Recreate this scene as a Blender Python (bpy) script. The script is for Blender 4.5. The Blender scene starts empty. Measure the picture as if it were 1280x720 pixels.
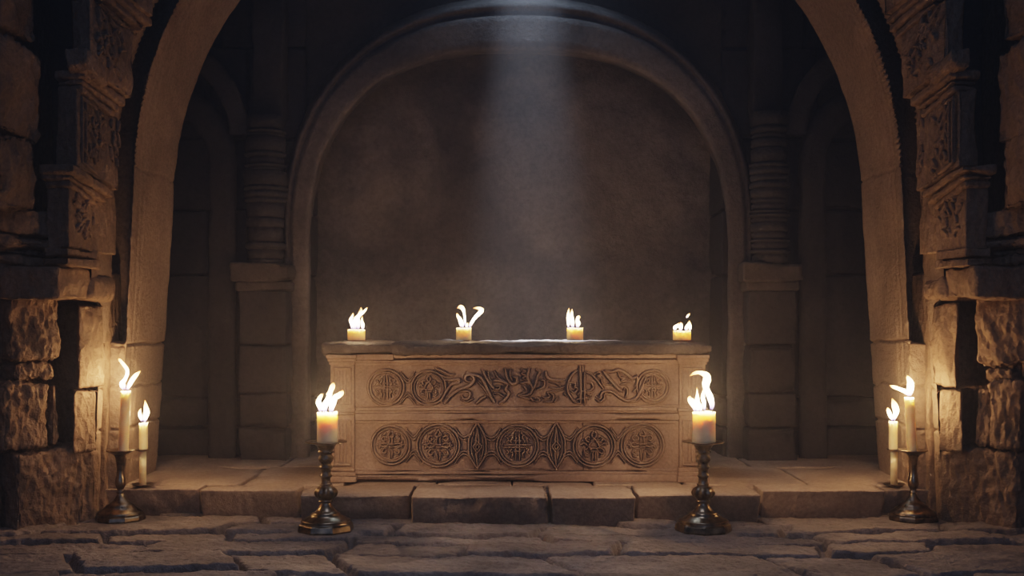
import bpy, bmesh, math, random
import numpy as np
from mathutils import Vector, Matrix

# ------------------------------------------------------------------ camera constants (photo taken as 1280x720)
F, HX, HY, CAMH = 1400.0, 640.0, 402.0, 1.19
C = bpy.context.scene.collection
PI = math.pi


def at(px, py, Y):
    """the point of the place seen at px,py and standing Y metres away"""
    return ((px - HX) * Y / F, Y, CAMH - (py - HY) * Y / F)


def zrow(py, Y):
    return CAMH - (py - HY) * Y / F


# ------------------------------------------------------------------ noise
def _hash(ix, iy, iz, seed):
    n = (ix * 374761393 + iy * 668265263 + iz * 2147483647 + seed * 1274126177) & 0xFFFFFFFF
    n = ((n ^ (n >> 13)) * 1274126177) & 0xFFFFFFFF
    n = ((n ^ (n >> 16)) * 2246822519) & 0xFFFFFFFF
    return ((n ^ (n >> 15)) & 0xFFFF) / 32767.5 - 1.0


def noise(p, seed=0):
    p = np.asarray(p, dtype=np.float64)
    i = np.floor(p).astype(np.int64)
    f = p - i
    f = f * f * f * (f * (f * 6 - 15) + 10)
    x, y, z = i[..., 0], i[..., 1], i[..., 2]
    fx, fy, fz = f[..., 0], f[..., 1], f[..., 2]
    r = 0
    for dx in (0, 1):
        wx = fx if dx else 1 - fx
        for dy in (0, 1):
            wy = fy if dy else 1 - fy
            for dz in (0, 1):
                wz = fz if dz else 1 - fz
                r = r + wx * wy * wz * _hash(x + dx, y + dy, z + dz, seed)
    return r


def fbm(p, oct=4, seed=0, gain=0.5):
    p = np.asarray(p, dtype=np.float64)
    a, s, t = 1.0, 0.0, 0.0
    for k in range(oct):
        s = s + a * noise(p, seed + k * 17)
        t += a
        p = p * 2.03 + 11.7
        a *= gain
    return s / t


def sstep(a, b, x):
    t = np.clip((x - a) / (b - a), 0, 1)
    return t * t * (3 - 2 * t)


# ------------------------------------------------------------------ mesh collecting
class MB:
    def __init__(self):
        self.v, self.f, self.n, self.att = [], [], 0, []

    def add(self, verts, faces, att=None):
        verts = np.asarray(verts, dtype=np.float64).reshape(-1, 3)
        self.v.append(verts)
        faces = np.asarray(faces, dtype=np.int64)
        self.f.append(faces + self.n)
        self.att.append(np.zeros(len(verts)) if att is None else np.asarray(att, dtype=np.float64))
        self.n += len(verts)

    def build(self, name, mat, parent=None, smooth=True, weld=False, attr=None, link=True, recalc=True):
        V = np.concatenate(self.v)
        loops, starts, tot, k = [], [], [], 0
        for f in self.f:
            m, w = f.shape
            loops.append(f.reshape(-1))
            starts.append(k + np.arange(m) * w)
            tot.append(np.full(m, w))
            k += m * w
        L, S, T = np.concatenate(loops), np.concatenate(starts), np.concatenate(tot)
        me = bpy.data.meshes.new(name)
        me.vertices.add(len(V))
        me.vertices.foreach_set('co', V.reshape(-1).astype(np.float32))
        me.loops.add(len(L))
        me.loops.foreach_set('vertex_index', L.astype(np.int32))
        me.polygons.add(len(S))
        me.polygons.foreach_set('loop_start', S.astype(np.int32))
        me.polygons.foreach_set('loop_total', T.astype(np.int32))
        me.update(calc_edges=True)
        me.validate()
        if attr:
            a = me.attributes.new(attr, 'FLOAT', 'POINT')
            a.data.foreach_set('value', np.concatenate(self.att).astype(np.float32))
        if weld or recalc:
            bm = bmesh.new()
            bm.from_mesh(me)
            if weld:
                bmesh.ops.remove_doubles(bm, verts=bm.verts, dist=0.0004)
            if recalc:
                bmesh.ops.recalc_face_normals(bm, faces=bm.faces)
            bm.to_mesh(me)
            bm.free()
        me.polygons.foreach_set('use_smooth', np.full(len(me.polygons), smooth, dtype=bool))
        me.materials.append(mat)
        o = bpy.data.objects.new(name, me)
        if link:
            C.objects.link(o)
        if parent is not None:
            o.parent = parent
        return o


def grid_faces(nu, nv, wrap_v=False):
    """verts indexed u*nv+v"""
    u = np.arange(nu - 1)
    v = np.arange(nv if wrap_v else nv - 1)
    U, Vv = np.meshgrid(u, v, indexing='ij')
    V2 = (Vv + 1) % nv
    a = U * nv + Vv
    b = U * nv + V2
    c = (U + 1) * nv + V2
    d = (U + 1) * nv + Vv
    return np.stack([a, b, c, d], -1).reshape(-1, 4)


def rock(mb, cor, res=0.03, rnd=0.03, amp=0.012, freq=6.0, seed=0, peck=0.0, faces='all', chip=0.0):
    """a rounded, weathered block. cor = front bl,br,tr,tl then back bl,br,tr,tl"""
    cor = np.asarray(cor, dtype=np.float64)
    sx = (np.linalg.norm(cor[1] - cor[0]) + np.linalg.norm(cor[2] - cor[3])) / 2
    sz = (np.linalg.norm(cor[3] - cor[0]) + np.linalg.norm(cor[2] - cor[1])) / 2
    sy = (np.linalg.norm(cor[4] - cor[0]) + np.linalg.norm(cor[5] - cor[1])) / 2
    half = np.array([sx, sy, sz]) / 2
    r = min(rnd, half.min() * 0.9)

    def lin(h):
        n = max(2, int(round(2 * h / res)))
        e = np.array([0, .25, .5, .75, 1]) * r
        mid = np.linspace(-h + r, h - r, n + 1)[1:-1]
        return np.unique(np.concatenate([-h + e, mid, h - e]))
    ax = [lin(half[i]) for i in range(3)]
    for d in range(3):
        o1, o2 = [i for i in range(3) if i != d]
        for s in (-1, 1):
            if d == 1 and s == 1 and faces == 'front':
                continue
            A, B = np.meshgrid(ax[o1], ax[o2], indexing='ij')
            P = np.zeros(A.shape + (3,))
            P[..., o1], P[..., o2], P[..., d] = A, B, s * half[d]
            P = P.reshape(-1, 3)
            q = np.clip(P, -(half - r), half - r)
            n = P - q
            n /= np.linalg.norm(n, axis=1, keepdims=True) + 1e-9
            pos = q + n * r
            w = pos + seed * 3.71
            disp = amp * fbm(w * freq, 4, seed)
            if peck:
                disp = disp + peck * (.65 * fbm(w * np.array([30, 30, 13]), 2, seed + 5) + .6 * fbm(w * np.array([64, 64, 26]), 2, seed + 6))
            if chip:
                cn = fbm(w * 3.1, 2, seed + 9)
                edge = 1 - np.clip(np.sort((half - np.abs(pos)), axis=1)[:, 1] / 0.12, 0, 1)
                disp = disp - chip * np.clip(cn + 0.1, 0, 1) * edge
            pos = pos + n * disp[:, None]
            t = pos / (2 * half) + 0.5
            a, b, c = t[:, 0:1], t[:, 1:2], t[:, 2:3]
            W = 0
            for k, (ka, kb, kc) in enumerate(((0, 0, 0), (1, 0, 0), (1, 0, 1), (0, 0, 1), (0, 1, 0), (1, 1, 0), (1, 1, 1), (0, 1, 1))):
                wgt = (a if ka else 1 - a) * (b if kb else 1 - b) * (c if kc else 1 - c)
                W = W + wgt * cor[k]
            mb.add(W, grid_faces(len(ax[o1]), len(ax[o2])))


def boxc(x0, x1, y0, y1, z0, z1):
    return [(x0, y0, z0), (x1, y0, z0), (x1, y0, z1), (x0, y0, z1), (x0, y1, z0), (x1, y1, z0), (x1, y1, z1), (x0, y1, z1)]


def lathe(mb, prof, seg=40, c=(0, 0, 0), close=True, wob=None, phase=0.0, att=None):
    prof = np.asarray(prof, dtype=np.float64)
    n = len(prof)
    th = np.arange(seg) / seg * 2 * PI + phase
    R, T = np.meshgrid(prof[:, 0], th, indexing='ij')
    Z = np.repeat(prof[:, 1][:, None], seg, 1)
    if wob is not None:
        R, Z = wob(R, T, Z)
    V = np.stack([c[0] + R * np.cos(T), c[1] + R * np.sin(T), c[2] + Z], -1).reshape(-1, 3)
    mb.add(V, grid_faces(n, seg, True), att=np.zeros(len(V)))


def catmull(pts, n=6):
    P = [np.asarray(p, dtype=np.float64) for p in pts]
    if len(P) == 2:
        return np.array([P[0] + (P[1] - P[0]) * t for t in np.linspace(0, 1, n + 1)])
    closed = np.linalg.norm(P[0] - P[-1]) < 1e-9
    if closed:
        E = [P[-2]] + P + [P[1]]
    else:
        E = [2 * P[0] - P[1]] + P + [2 * P[-1] - P[-2]]
    out = []
    for i in range(1, len(E) - 2):
        for k in range(n):
            t = k / n
            a, b, c, d = E[i - 1], E[i], E[i + 1], E[i + 2]
            out.append(0.5 * ((2 * b) + (c - a) * t + (2 * a - 5 * b + 4 * c - d) * t * t + (3 * b - a - 3 * c + d) * t ** 3))
    out.append(P[-1])
    return np.array(out)


def tube(mb, pts, radii, seg=10, att=None, smooth=5):
    """swept round tube with changing radius; pts 3D"""
    Q = catmull([tuple(p) + (r,) for p, r in zip(pts, radii)], smooth)
    P, R = Q[:, :3], np.maximum(Q[:, 3], 0.0002)
    T = np.gradient(P, axis=0)
    T /= np.linalg.norm(T, axis=1, keepdims=True) + 1e-12
    up = np.array([0, 1.0, 0])
    V = []
    for p, t, r in zip(P, T, R):
        a = np.cross(t, up)
        if np.linalg.norm(a) < 1e-4:
            a = np.cross(t, np.array([1.0, 0, 0]))
        a /= np.linalg.norm(a)
        b = np.cross(t, a)
        for k in range(seg):
            th = 2 * PI * k / seg
            V.append(p + r * (math.cos(th) * a + math.sin(th) * b))
    n = len(P)
    at_ = np.repeat(np.linspace(0, 1, n), seg) if att is None else np.full(n * seg, att)
    mb.add(V, grid_faces(n, seg, True), att=at_)
    mb.add([P[0], P[0], P[-1]], np.zeros((0, 4), dtype=int))


# ------------------------------------------------------------------ materials
def mat_new(name):
    m = bpy.data.materials.new(name)
    m.use_nodes = True
    nt = m.node_tree
    nt.nodes.clear()
    out = nt.nodes.new('ShaderNodeOutputMaterial')
    return m, nt, out


def stone(name, light, dark, stain, scale=3.0, bump=0.5, fine=45.0, rough=0.92, peck=0.0):
    m, nt, out = mat_new(name)
    N, Lk = nt.nodes.new, nt.links.new
    tc = N('ShaderNodeTexCoord')
    n1 = N('ShaderNodeTexNoise'); n1.inputs['Scale'].default_value = scale; n1.inputs['Detail'].default_value = 8; n1.inputs['Roughness'].default_value = .65
    n2 = N('ShaderNodeTexNoise'); n2.inputs['Scale'].default_value = scale * 0.45; n2.inputs['Detail'].default_value = 6; n2.inputs['Distortion'].default_value = .8
    n3 = N('ShaderNodeTexNoise'); n3.inputs['Scale'].default_value = fine; n3.inputs['Detail'].default_value = 5; n3.inputs['Roughness'].default_value = .7
    mp = N('ShaderNodeMapping'); mp.inputs['Scale'].default_value = (1, 1, .45)
    vo = N('ShaderNodeTexVoronoi'); vo.inputs['Scale'].default_value = fine * .55
    Lk(tc.outputs['Object'], mp.inputs['Vector'])
    for n in (n1, n2, n3):
        Lk(tc.outputs['Object'], n.inputs['Vector'])
    Lk(mp.outputs['Vector'], vo.inputs['Vector'])
    r1 = N('ShaderNodeValToRGB'); r1.color_ramp.elements[0].position = .3; r1.color_ramp.elements[1].position = .7
    r1.color_ramp.elements[0].color = (*dark, 1); r1.color_ramp.elements[1].color = (*light, 1)
    r2 = N('ShaderNodeValToRGB'); r2.color_ramp.elements[0].position = .42; r2.color_ramp.elements[1].position = .62
    r2.color_ramp.elements[0].color = (0, 0, 0, 1); r2.color_ramp.elements[1].color = (.75, .75, .75, 1)
    mx = N('ShaderNodeMixRGB'); mx.inputs['Color2'].default_value = (*stain, 1)
    Lk(n1.outputs['Fac'], r1.inputs['Fac']); Lk(n2.outputs['Fac'], r2.inputs['Fac'])
    Lk(r2.outputs['Color'], mx.inputs['Fac']); Lk(r1.outputs['Color'], mx.inputs['Color1'])
    r3 = N('ShaderNodeValToRGB'); r3.color_ramp.elements[0].position = .3; r3.color_ramp.elements[1].position = .62
    r3.color_ramp.elements[0].color = (.55, .55, .55, 1)
    Lk(n3.outputs['Fac'], r3.inputs['Fac'])
    mu = N('ShaderNodeMixRGB'); mu.blend_type = 'MULTIPLY'; mu.inputs['Fac'].default_value = .7
    Lk(mx.outputs['Color'], mu.inputs['Color1']); Lk(r3.outputs['Color'], mu.inputs['Color2'])
    b = N('ShaderNodeBsdfPrincipled'); b.inputs['Roughness'].default_value = rough
    b.inputs['Specular IOR Level'].default_value = .25
    Lk(mu.outputs['Color'], b.inputs['Base Color'])
    ad = N('ShaderNodeMath'); ad.operation = 'MULTIPLY_ADD'; ad.inputs[1].default_value = peck
    Lk(vo.outputs['Distance'], ad.inputs[0]); Lk(n3.outputs['Fac'], ad.inputs[2])
    bu = N('ShaderNodeBump'); bu.inputs['Strength'].default_value = bump; bu.inputs['Distance'].default_value = .02
    Lk(ad.outputs[0], bu.inputs['Height']); Lk(bu.outputs['Normal'], b.inputs['Normal'])
    Lk(b.outputs['BSDF'], out.inputs['Surface'])
    return m


M = {}
M['altar'] = stone('carved_limestone', (.40, .295, .225), (.29, .21, .16), (.24, .17, .13), 4, .25, 60)
M['slab'] = stone('slab_stone', (.15, .125, .108), (.095, .08, .07), (.07, .06, .055), 5, .6, 40, rough=.7)
M['wall'] = stone('wall_stone', (.40, .285, .195), (.25, .175, .12), (.17, .125, .09), 2.6, 1.0, 34, peck=1.1)
M['arch'] = stone('arch_stone', (.40, .30, .225), (.29, .215, .155), (.22, .165, .12), 2.2, .75, 44, peck=.35)
M['back'] = stone('plaster_stone', (.22, .185, .16), (.125, .105, .093), (.07, .06, .056), 1.8, .7, 24)
M['dais'] = stone('dais_stone', (.46, .355, .265), (.33, .25, .185), (.26, .195, .145), 3.0, .45, 42)
M['floor'] = stone('flagstone', (.36, .295, .245), (.20, .168, .145), (.14, .118, .105), 3.6, .8, 38, rough=.75)
M['bay'] = stone('shadowed_stone', (.075, .068, .066), (.048, .044, .044), (.032, .03, .031), 1.8, .6, 26)  # the side bays' shade is put into this darker stone colour
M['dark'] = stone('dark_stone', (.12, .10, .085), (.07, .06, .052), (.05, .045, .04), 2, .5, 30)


def metal_mat():
    m, nt, out = mat_new('tarnished_brass')
    N, Lk = nt.nodes.new, nt.links.new
    tc = N('ShaderNodeTexCoord')
    n1 = N('ShaderNodeTexNoise'); n1.inputs['Scale'].default_value = 22; n1.inputs['Detail'].default_value = 6
    Lk(tc.outputs['Object'], n1.inputs['Vector'])
    r = N('ShaderNodeValToRGB')
    r.color_ramp.elements[0].position = .35; r.color_ramp.elements[1].position = .7
    r.color_ramp.elements[0].color = (.11, .088, .066, 1); r.color_ramp.elements[1].color = (.40, .31, .21, 1)
    b = N('ShaderNodeBsdfPrincipled'); b.inputs['Metallic'].default_value = 1
    r2 = N('ShaderNodeMapRange'); r2.inputs['To Min'].default_value = .2; r2.inputs['To Max'].default_value = .42
    Lk(n1.outputs['Fac'], r.inputs['Fac']); Lk(n1.outputs['Fac'], r2.inputs['Value'])
    Lk(r.outputs['Color'], b.inputs['Base Color']); Lk(r2.outputs['Result'], b.inputs['Roughness'])
    bu = N('ShaderNodeBump'); bu.inputs['Strength'].default_value = .15; bu.inputs['Distance'].default_value = .004
    Lk(n1.outputs['Fac'], bu.inputs['Height']); Lk(bu.outputs['Normal'], b.inputs['Normal'])
    Lk(b.outputs['BSDF'], out.inputs['Surface'])
    return m


def wax_mat(name='ivory_wax', col=(.97, .79, .53)):
    m, nt, out = mat_new(name)
    N, Lk = nt.nodes.new, nt.links.new
    tc = N('ShaderNodeTexCoord')
    n1 = N('ShaderNodeTexNoise'); n1.inputs['Scale'].default_value = 14; n1.inputs['Detail'].default_value = 4
    Lk(tc.outputs['Object'], n1.inputs['Vector'])
    r = N('ShaderNodeValToRGB')
    r.color_ramp.elements[0].position = .3; r.color_ramp.elements[1].position = .7
    r.color_ramp.elements[0].color = (col[0] * .86, col[1] * .8, col[2] * .7, 1); r.color_ramp.elements[1].color = (*col, 1)
    b = N('ShaderNodeBsdfPrincipled'); b.inputs['Roughness'].default_value = .45
    b.inputs['Subsurface Weight'].default_value = 1.0
    b.inputs['Subsurface Radius'].default_value = (1.0, .84, .62)
    b.inputs['Subsurface Scale'].default_value = .06
    Lk(n1.outputs['Fac'], r.inputs['Fac']); Lk(r.outputs['Color'], b.inputs['Base Color'])
    Lk(b.outputs['BSDF'], out.inputs['Surface'])
    return m


def flame_mat():
    m, nt, out = mat_new('flame')
    N, Lk = nt.nodes.new, nt.links.new
    a = N('ShaderNodeAttribute'); a.attribute_name = 'burn'
    rc = N('ShaderNodeValToRGB')
    e = rc.color_ramp.elements
    e[0].position = 0; e[0].color = (.30, .22, .75, 1)
    e[1].position = 1; e[1].color = (1, .36, .08, 1)
    for p, c in ((.12, (1, .66, .55, 1)), (.3, (1, .80, .52, 1)), (.75, (1, .62, .24, 1))):
        k = e.new(p); k.color = c
    rs = N('ShaderNodeValToRGB')
    e = rs.color_ramp.elements
    e[0].position = 0; e[0].color = (.03, .03, .03, 1)
    e[1].position = 1; e[1].color = (.10, .10, .10, 1)
    for p, v in ((.15, .7), (.3, 1), (.72, .7)):
        k = e.new(p); k.color = (v, v, v, 1)
    mu = N('ShaderNodeMath'); mu.operation = 'MULTIPLY'; mu.inputs[1].default_value = FLAME
    em = N('ShaderNodeEmission'); tr = N('ShaderNodeBsdfTransparent'); ad = N('ShaderNodeAddShader')
    Lk(a.outputs['Fac'], rc.inputs['Fac']); Lk(a.outputs['Fac'], rs.inputs['Fac'])
    Lk(rs.outputs['Color'], mu.inputs[0]); Lk(mu.outputs[0], em.inputs['Strength']); Lk(rc.outputs['Color'], em.inputs['Color'])
    Lk(em.outputs[0], ad.inputs[0]); Lk(tr.outputs[0], ad.inputs[1])
    Lk(ad.outputs[0], out.inputs['Surface'])
    try:
        m.cycles.emission_sampling = 'NONE'
    except Exception:
        pass
    return m


FLAME = 14.0
M['brass'] = metal_mat()
M['wax'] = wax_mat()
M['flame'] = flame_mat()
m, nt, out = mat_new('charred_wick')
b = nt.nodes.new('ShaderNodeBsdfPrincipled'); b.inputs['Base Color'].default_value = (.02, .017, .015, 1); b.inputs['Roughness'].default_value = .9
nt.links.new(b.outputs[0], out.inputs[0])
M['wick'] = m


# ------------------------------------------------------------------ tagging
def tag(o, label, cat, group=None):
    o['label'] = label
    o['category'] = cat
    if group:
        o['group'] = group
    return o


def struct(o, label, cat):
    o['kind'] = 'structure'
    return tag(o, label, cat)


def empty(name, loc, rz=0):
    o = bpy.data.objects.new(name, None)
    o.empty_display_size = .1
    C.objects.link(o)
    o.location = loc
    o.rotation_euler = (0, 0, rz)
    return o


# ================================================================== FLOOR
def flagstones():
    xs = np.arange(-3.5, 3.5001, .0095)
    ys = np.arange(4.75, 7.25, .0075)
    X, Y = np.meshgrid(xs, ys, indexing='ij')
    P = np.stack([X, Y, 0 * X], -1)
    rs = random.Random(5)
    wx = X + .05 * fbm(P * 2.2, 2, 3) + .022 * fbm(P * 9, 3, 4) + .10 * (Y - 6)
    wy = Y + .06 * fbm(P * 1.3, 2, 7) + .020 * fbm(P * 8, 3, 8) + .035 * np.sin(X * 1.3 + .6)
    rows = [4.3]
    while rows[-1] < 7.6:
        rows.append(rows[-1] + rs.choice((.24, .3, .38, .46)))
    rows = np.array(rows)
    ri = np.clip(np.searchsorted(rows, wy) - 1, 0, len(rows) - 2)
    H = np.zeros_like(X)
    E = np.zeros_like(X)
    for r in range(len(rows) - 1):
        mk = ri == r
        if not mk.any():
            continue
        cols = [-4.2 + rs.random() * .5]
        while cols[-1] < 4.2:
            cols.append(cols[-1] + rs.uniform(.42, 1.15))
        cols = np.array(cols)
        hs = np.array([rs.uniform(-.02, .012) for _ in cols])
        tx = np.array([rs.uniform(-.02, .02) for _ in cols])
        ty = np.array([rs.uniform(-.05, .05) for _ in cols])
        sl = np.array([rs.uniform(-.5, .5) for _ in cols])
        x_, y_ = wx[mk], wy[mk]
        yc = (rows[r] + rows[r + 1]) / 2
        xk = x_ + .35 * (y_ - yc) * (1 if r % 2 else -1)
        ci = np.clip(np.searchsorted(cols, xk) - 1, 0, len(cols) - 2)
        e = np.minimum(np.minimum(xk - cols[ci], cols[ci + 1] - xk), np.minimum(y_ - rows[r], rows[r + 1] - y_))
        H[mk] = hs[ci] + tx[ci] * (xk - cols[ci]) + ty[ci] * (y_ - yc)
        E[mk] = e
    g = sstep(.008, .036, E + .012 * fbm(P * 26, 2, 31))
    top = H +   .014 * fbm(P * np.array([5, 9, 1]), 4, 21) + .006 * fbm(P * 34, 3, 22)
    Z = top * g + (1 - g) * (-.058 + .012 * fbm(P * 30, 2, 40))
    # slabs worn flat and level where the candlesticks stand
    for (cx, cy, rr) in FLATS:
        d = np.hypot(X - cx, Y - cy)
        k = 1 - sstep(rr, rr + .09, d)
        Z = Z * (1 - k) + k * (.002 + .0006 * fbm(P * 30, 2, 3))
    mb = MB()
    mb.add(np.stack([X, Y, Z], -1).reshape(-1, 3), grid_faces(len(xs), len(ys))[:, ::-1])
    # coarser paving around the visible strip
    for (x0, x1, y0, y1) in ((-6, 6, -7, 4.75), (-6, -3.5, 4.75, 9.6), (3.5, 6, 4.75, 9.6), (-3.5, 3.5, 7.24, 9.6)):
        gx, gy = np.arange(x0, x1 + .01, .1), np.linspace(y0, y1, max(2, int((y1 - y0) / .1)))
        A, B = np.meshgrid(gx, gy, indexing='ij')
        Q = np.stack([A, B, 0 * A], -1)
        mb.add(np.stack([A, B, -.02 + .012 * fbm(Q * 3, 3, 2)], -1).reshape(-1, 3), grid_faces(len(gx), len(gy))[:, ::-1])
    o = mb.build('floor', M['floor'], recalc=False)
    struct(o, 'uneven grey flagstone floor in front of the stone dais', 'floor')


YT = 6.72            # tall corner candlesticks
YF = 6.37            # front pillar-candle candlesticks
TL, TR = at(150.5, 0, YT)[0], at(1141.5, 0, YT)[0]
FL, FR = at(407.5, 0, YF)[0], at(879, 0, YF)[0]
FLATS = [(TL, YT, .15), (TR, YT, .15), (FL, YF, .17), (FR, YF, .17)]
flagstones()

# ================================================================== DAIS
DZ = .16


def dais():
    mb = MB()
    xs = [118, 249, 372, 513, 688, 796, 952, 1108, 1176]
    yf = [6.90, 6.84, 6.68, 6.58, 6.58, 6.66, 6.83, 6.90]
    rs = random.Random(3)
    for i in range(len(xs) - 1):
        Y = yf[i]
        xa, xb = (xs[i] - HX) * Y / F, (xs[i + 1] - HX) * Y / F
        g = .006
        yb = 7.10 + .03 * rs.random()
        dz = rs.uniform(-.006, .004)
        b = np.array(boxc(xa + g, xb - g, Y, yb, -.05, DZ + dz))
        b[0:2, 1] += .075              # risers lean back under the nosing, shaped to catch less candlelight
        rock(mb, b, .018, .010, .009, 5, 20 + i, peck=.006, chip=.025)
    for (y0, y1, cuts, sd) in ((7.10, 7.95, (120, 300, 430, 545, 640, 742, 855, 1010, 1170), 50), (7.96, 9.2, (150, 350, 560, 760, 940, 1150), 70)):
        for i in range(len(cuts) - 1):
            xa, xb = (cuts[i] - HX) * y0 / F, (cuts[i + 1] - HX) * y0 / F
            sk = .06 * rs.uniform(-1, 1)
            b = boxc(xa + .004, xb - .004, y0, y1, -.05, DZ + rs.uniform(-.004, .003))
            rock(mb, b, .05, .014, .005, 5, sd + i, chip=.03)
    # flat bed under the joints
    rock(mb, boxc(-2.75, 2.75, 6.98, 9.2, -.06, DZ - .03), .3, .01, .0, 4, 1)
    o = mb.build('dais', M['dais'])
    struct(o, 'low stone step platform of worn slabs under the altar', 'platform')


dais()

# ================================================================== ARCHWAY
CX = 647.0


def half_front(R, cy, hw_low):
    """half-width curve of a leg (rows 660..cy) and quarter arc, in photo pixels"""
    def f(s):
        s = np.asarray(s, dtype=np.float64)
        leg = np.clip(s / .45, 0, 1)
        arc = np.clip((s - .45) / .55, 0, 1) * PI / 2
        hw_leg = hw_low + (R - hw_low) * leg
        y_leg = 660 + (cy - 660) * leg
        isl = s <= .45
        return np.where(isl, hw_leg, R * np.cos(arc)), np.where(isl, y_leg, cy - R * np.sin(arc))
    return f


def half_super(hw, top, base, n, foot=600):
    def f(s):
        s = np.asarray(s, dtype=np.float64)
        leg = np.clip(s / .35, 0, 1)
        a = np.clip((s - .35) / .65, 0, 1) * PI / 2
        x = hw * np.cos(a) ** (2 / n)
        y = base - (base - top) * np.sin(a) ** (2 / n)
        isl = s <= .35
        return np.where(isl, hw, x), np.where(isl, foot + (base - foot) * leg, y)
    return f


def sweep(mb, prof, ns=150, sub=6, disp=.008, freq=7, seed=0, joints=(), cx=CX, s0=0, side='both', clampz=None, sub_len=.05, post=None):
    """prof: list of (curve, Y, curve row scale) -> surface swept round a portal"""
    sides = (-1, 1) if side == 'both' else (side,)
    s = np.linspace(s0, 1, ns)
    for sg in sides:
        cols = []
        for (cv, Y) in prof:
            hw, y = cv(s)
            Y_ = np.full_like(hw, Y) if np.isscalar(Y) else Y(s, y)
            cols.append(np.stack([(cx + sg * hw - HX) * Y_ / F, Y_, CAMH - (y - HY) * Y_ / F], -1))
        dense, frac = [], []
        for a, b in zip(cols[:-1], cols[1:]):
            ln = np.linalg.norm(a - b, axis=1).mean()
            k = max(1, int(ln / sub_len))
            for j in range(k):
                dense.append(a + (b - a) * j / k)
        dense.append(cols[-1])
        V = np.stack(dense, 1)                      # ns, np, 3
        d = disp * fbm(V * freq + seed, 4, seed)
        # normals from the grid
        du = np.gradient(V, axis=0); dv = np.gradient(V, axis=1)
        n = np.cross(du, dv); n /= np.linalg.norm(n, axis=-1, keepdims=True) + 1e-9
        if sg < 0:
            n = -n
        yrow = cols[0][:, 2]
        for (zj, wj, dep) in joints:
            d = d - dep * np.exp(-((V[..., 2] - zj + .03 * fbm(V * 4, 2, 60)) / wj) ** 2)
        if post is not None:
            d = d + post(V, s)
        V = V + n * d[..., None]
        if clampz is not None:
            V[..., 2] = np.maximum(V[..., 2], clampz)
        mb.add(V.reshape(-1, 3), grid_faces(V.shape[0], V.shape[1]))


YN, YB = 6.95, 7.75
ext = half_front(480, 225, 500)
intr = half_front(430, 255, 456)
groove = half_front(503, 225, 521)


def gclose(s):
    return 1 - sstep(421, 430, groove(s)[1])


def gdeep(s):
    hw, y = groove(s)
    k = 1 + .055 * gclose(s)
    return hw * k, HY + (y - HY) * k


def gdeepY(s, y=None):
    return YN + .32 * gclose(s)


def gY(s, y):
    """below the springing course the dark front face closes into a chamfer"""
    k = sstep(424, 434, y)
    return YN + 0 * k


def gouter(s):
    hw, y = groove(s)
    return hw, y


def outward(curve, k):
    def f(s):
        hw, y = curve(s)
        return hw * k, HY + (y - HY) * k
    return f


def archway():
    mb = MB()
    def nearY(s_, y_=None):
        return 6.62 + .19 * sstep(368, 384, groove(s_)[1])

    def near(s_):
        hw, y = groove(s_)
        k = YN / nearY(s_)
        return hw * k, HY + (y - HY) * k
    fill = outward(groove, 1.45)

    def teeth(V, s):
        # little worn teeth along the near edge of the soffit and fine fillet lines
        arcpos = np.arange(V.shape[0])[:, None] * 1.0
        e = np.exp(-((V[..., 1] - (YN + .03)) / .035) ** 2)
        t = (.016 * np.sin(arcpos * 2.1 + 1.5 * fbm(V * 7, 2, 4)) * (.7 + .8 * fbm(V * 5, 2, 14)) - .004) * sstep(2.0, 2.3, V[..., 2]) + .012 * fbm(V * 22, 2, 6)
        ln = -.022 * np.exp(-((V[..., 1] - (YN + .14)) / .014) ** 2) - .012 * np.exp(-((V[..., 1] - (YN + .20)) / .012) ** 2)
        return (e * t + ln) * np.ones_like(V[..., 2])
    J = ((1.055, .0065, .028), (.77, .006, .026), (.53, .006, .026), (2.16, .006, .012))
    prof = [(near, nearY), (groove, YN), (gdeep, gdeepY), (ext, gdeepY), (ext, YN), (intr, YB), (outward(intr, 1.07), YB + .03)]
    # fold: front strip, dark face, broad soffit
    sweep(mb, prof, 560, disp=.009, freq=6, seed=3, joints=J, post=teeth, sub_len=.022)
    o = mb.build('archway', M['arch'])
    struct(o, 'broad round stone arch framing the altar, its inner face lit warm', 'arch')
    # dark wall plane outside the arch, facing the entrance
    mb = MB()
    s = np.linspace(0, 1, 90)
    for sg in (-1, 1):
        hw, y = near(s)
        yn = nearY(s)
        a = np.stack([(CX + sg * hw - HX) * yn / F, yn, CAMH - (y - HY) * yn / F], -1)
        bx = np.full_like(hw, sg * 4.2)
        bz = np.where(s <= .45, a[:, 2], a[:, 2] + (s - .45) / .55 * 2.2)
        bb = np.stack([bx * (1 - sstep(.5, 1, s)) + sg * 0.0, yn, bz], -1)
        rows = [a + (bb - a) * k / 30 for k in range(31)]
        V = np.stack(rows, 1)
        V[..., 1] += .02 * fbm(V * 3, 3, 8) + .38 * sstep(0, .12, np.linspace(0, 1, 31))[None, :]
        mb.add(V.reshape(-1, 3), grid_faces(V.shape[0], V.shape[1]))
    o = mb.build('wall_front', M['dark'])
    struct(o, 'dark unlit wall face surrounding the outside of the great arch', 'wall')


archway()


# ================================================================== SIDE WALLS
def plan(px, plane):
    (pa, ya), (pb, yb) = plane
    a = np.array([(pa - HX) * ya / F, ya]); b = np.array([(pb - HX) * yb / F, yb])
    d = b - a
    k = (px - HX) / F                # X = k*Y
    t = (k * a[1] - a[0]) / (d[0] - k * d[1])
    return a + d * t


PO = ((0, 6.32), (80, 6.64))         # outer rubble blocks
PS = ((90, 6.60), (132, 6.84))       # second column of blocks
PC = ((92, 6.46), (132, 6.86))
PU = ((0, 5.95), (48, 6.30))         # upper outer wall
PP = ((85, 6.33), (122, 6.66))
P2 = ((95, 6.33), (148, 6.72))
P3 = ((118, 6.33), (172, 6.74))


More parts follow.
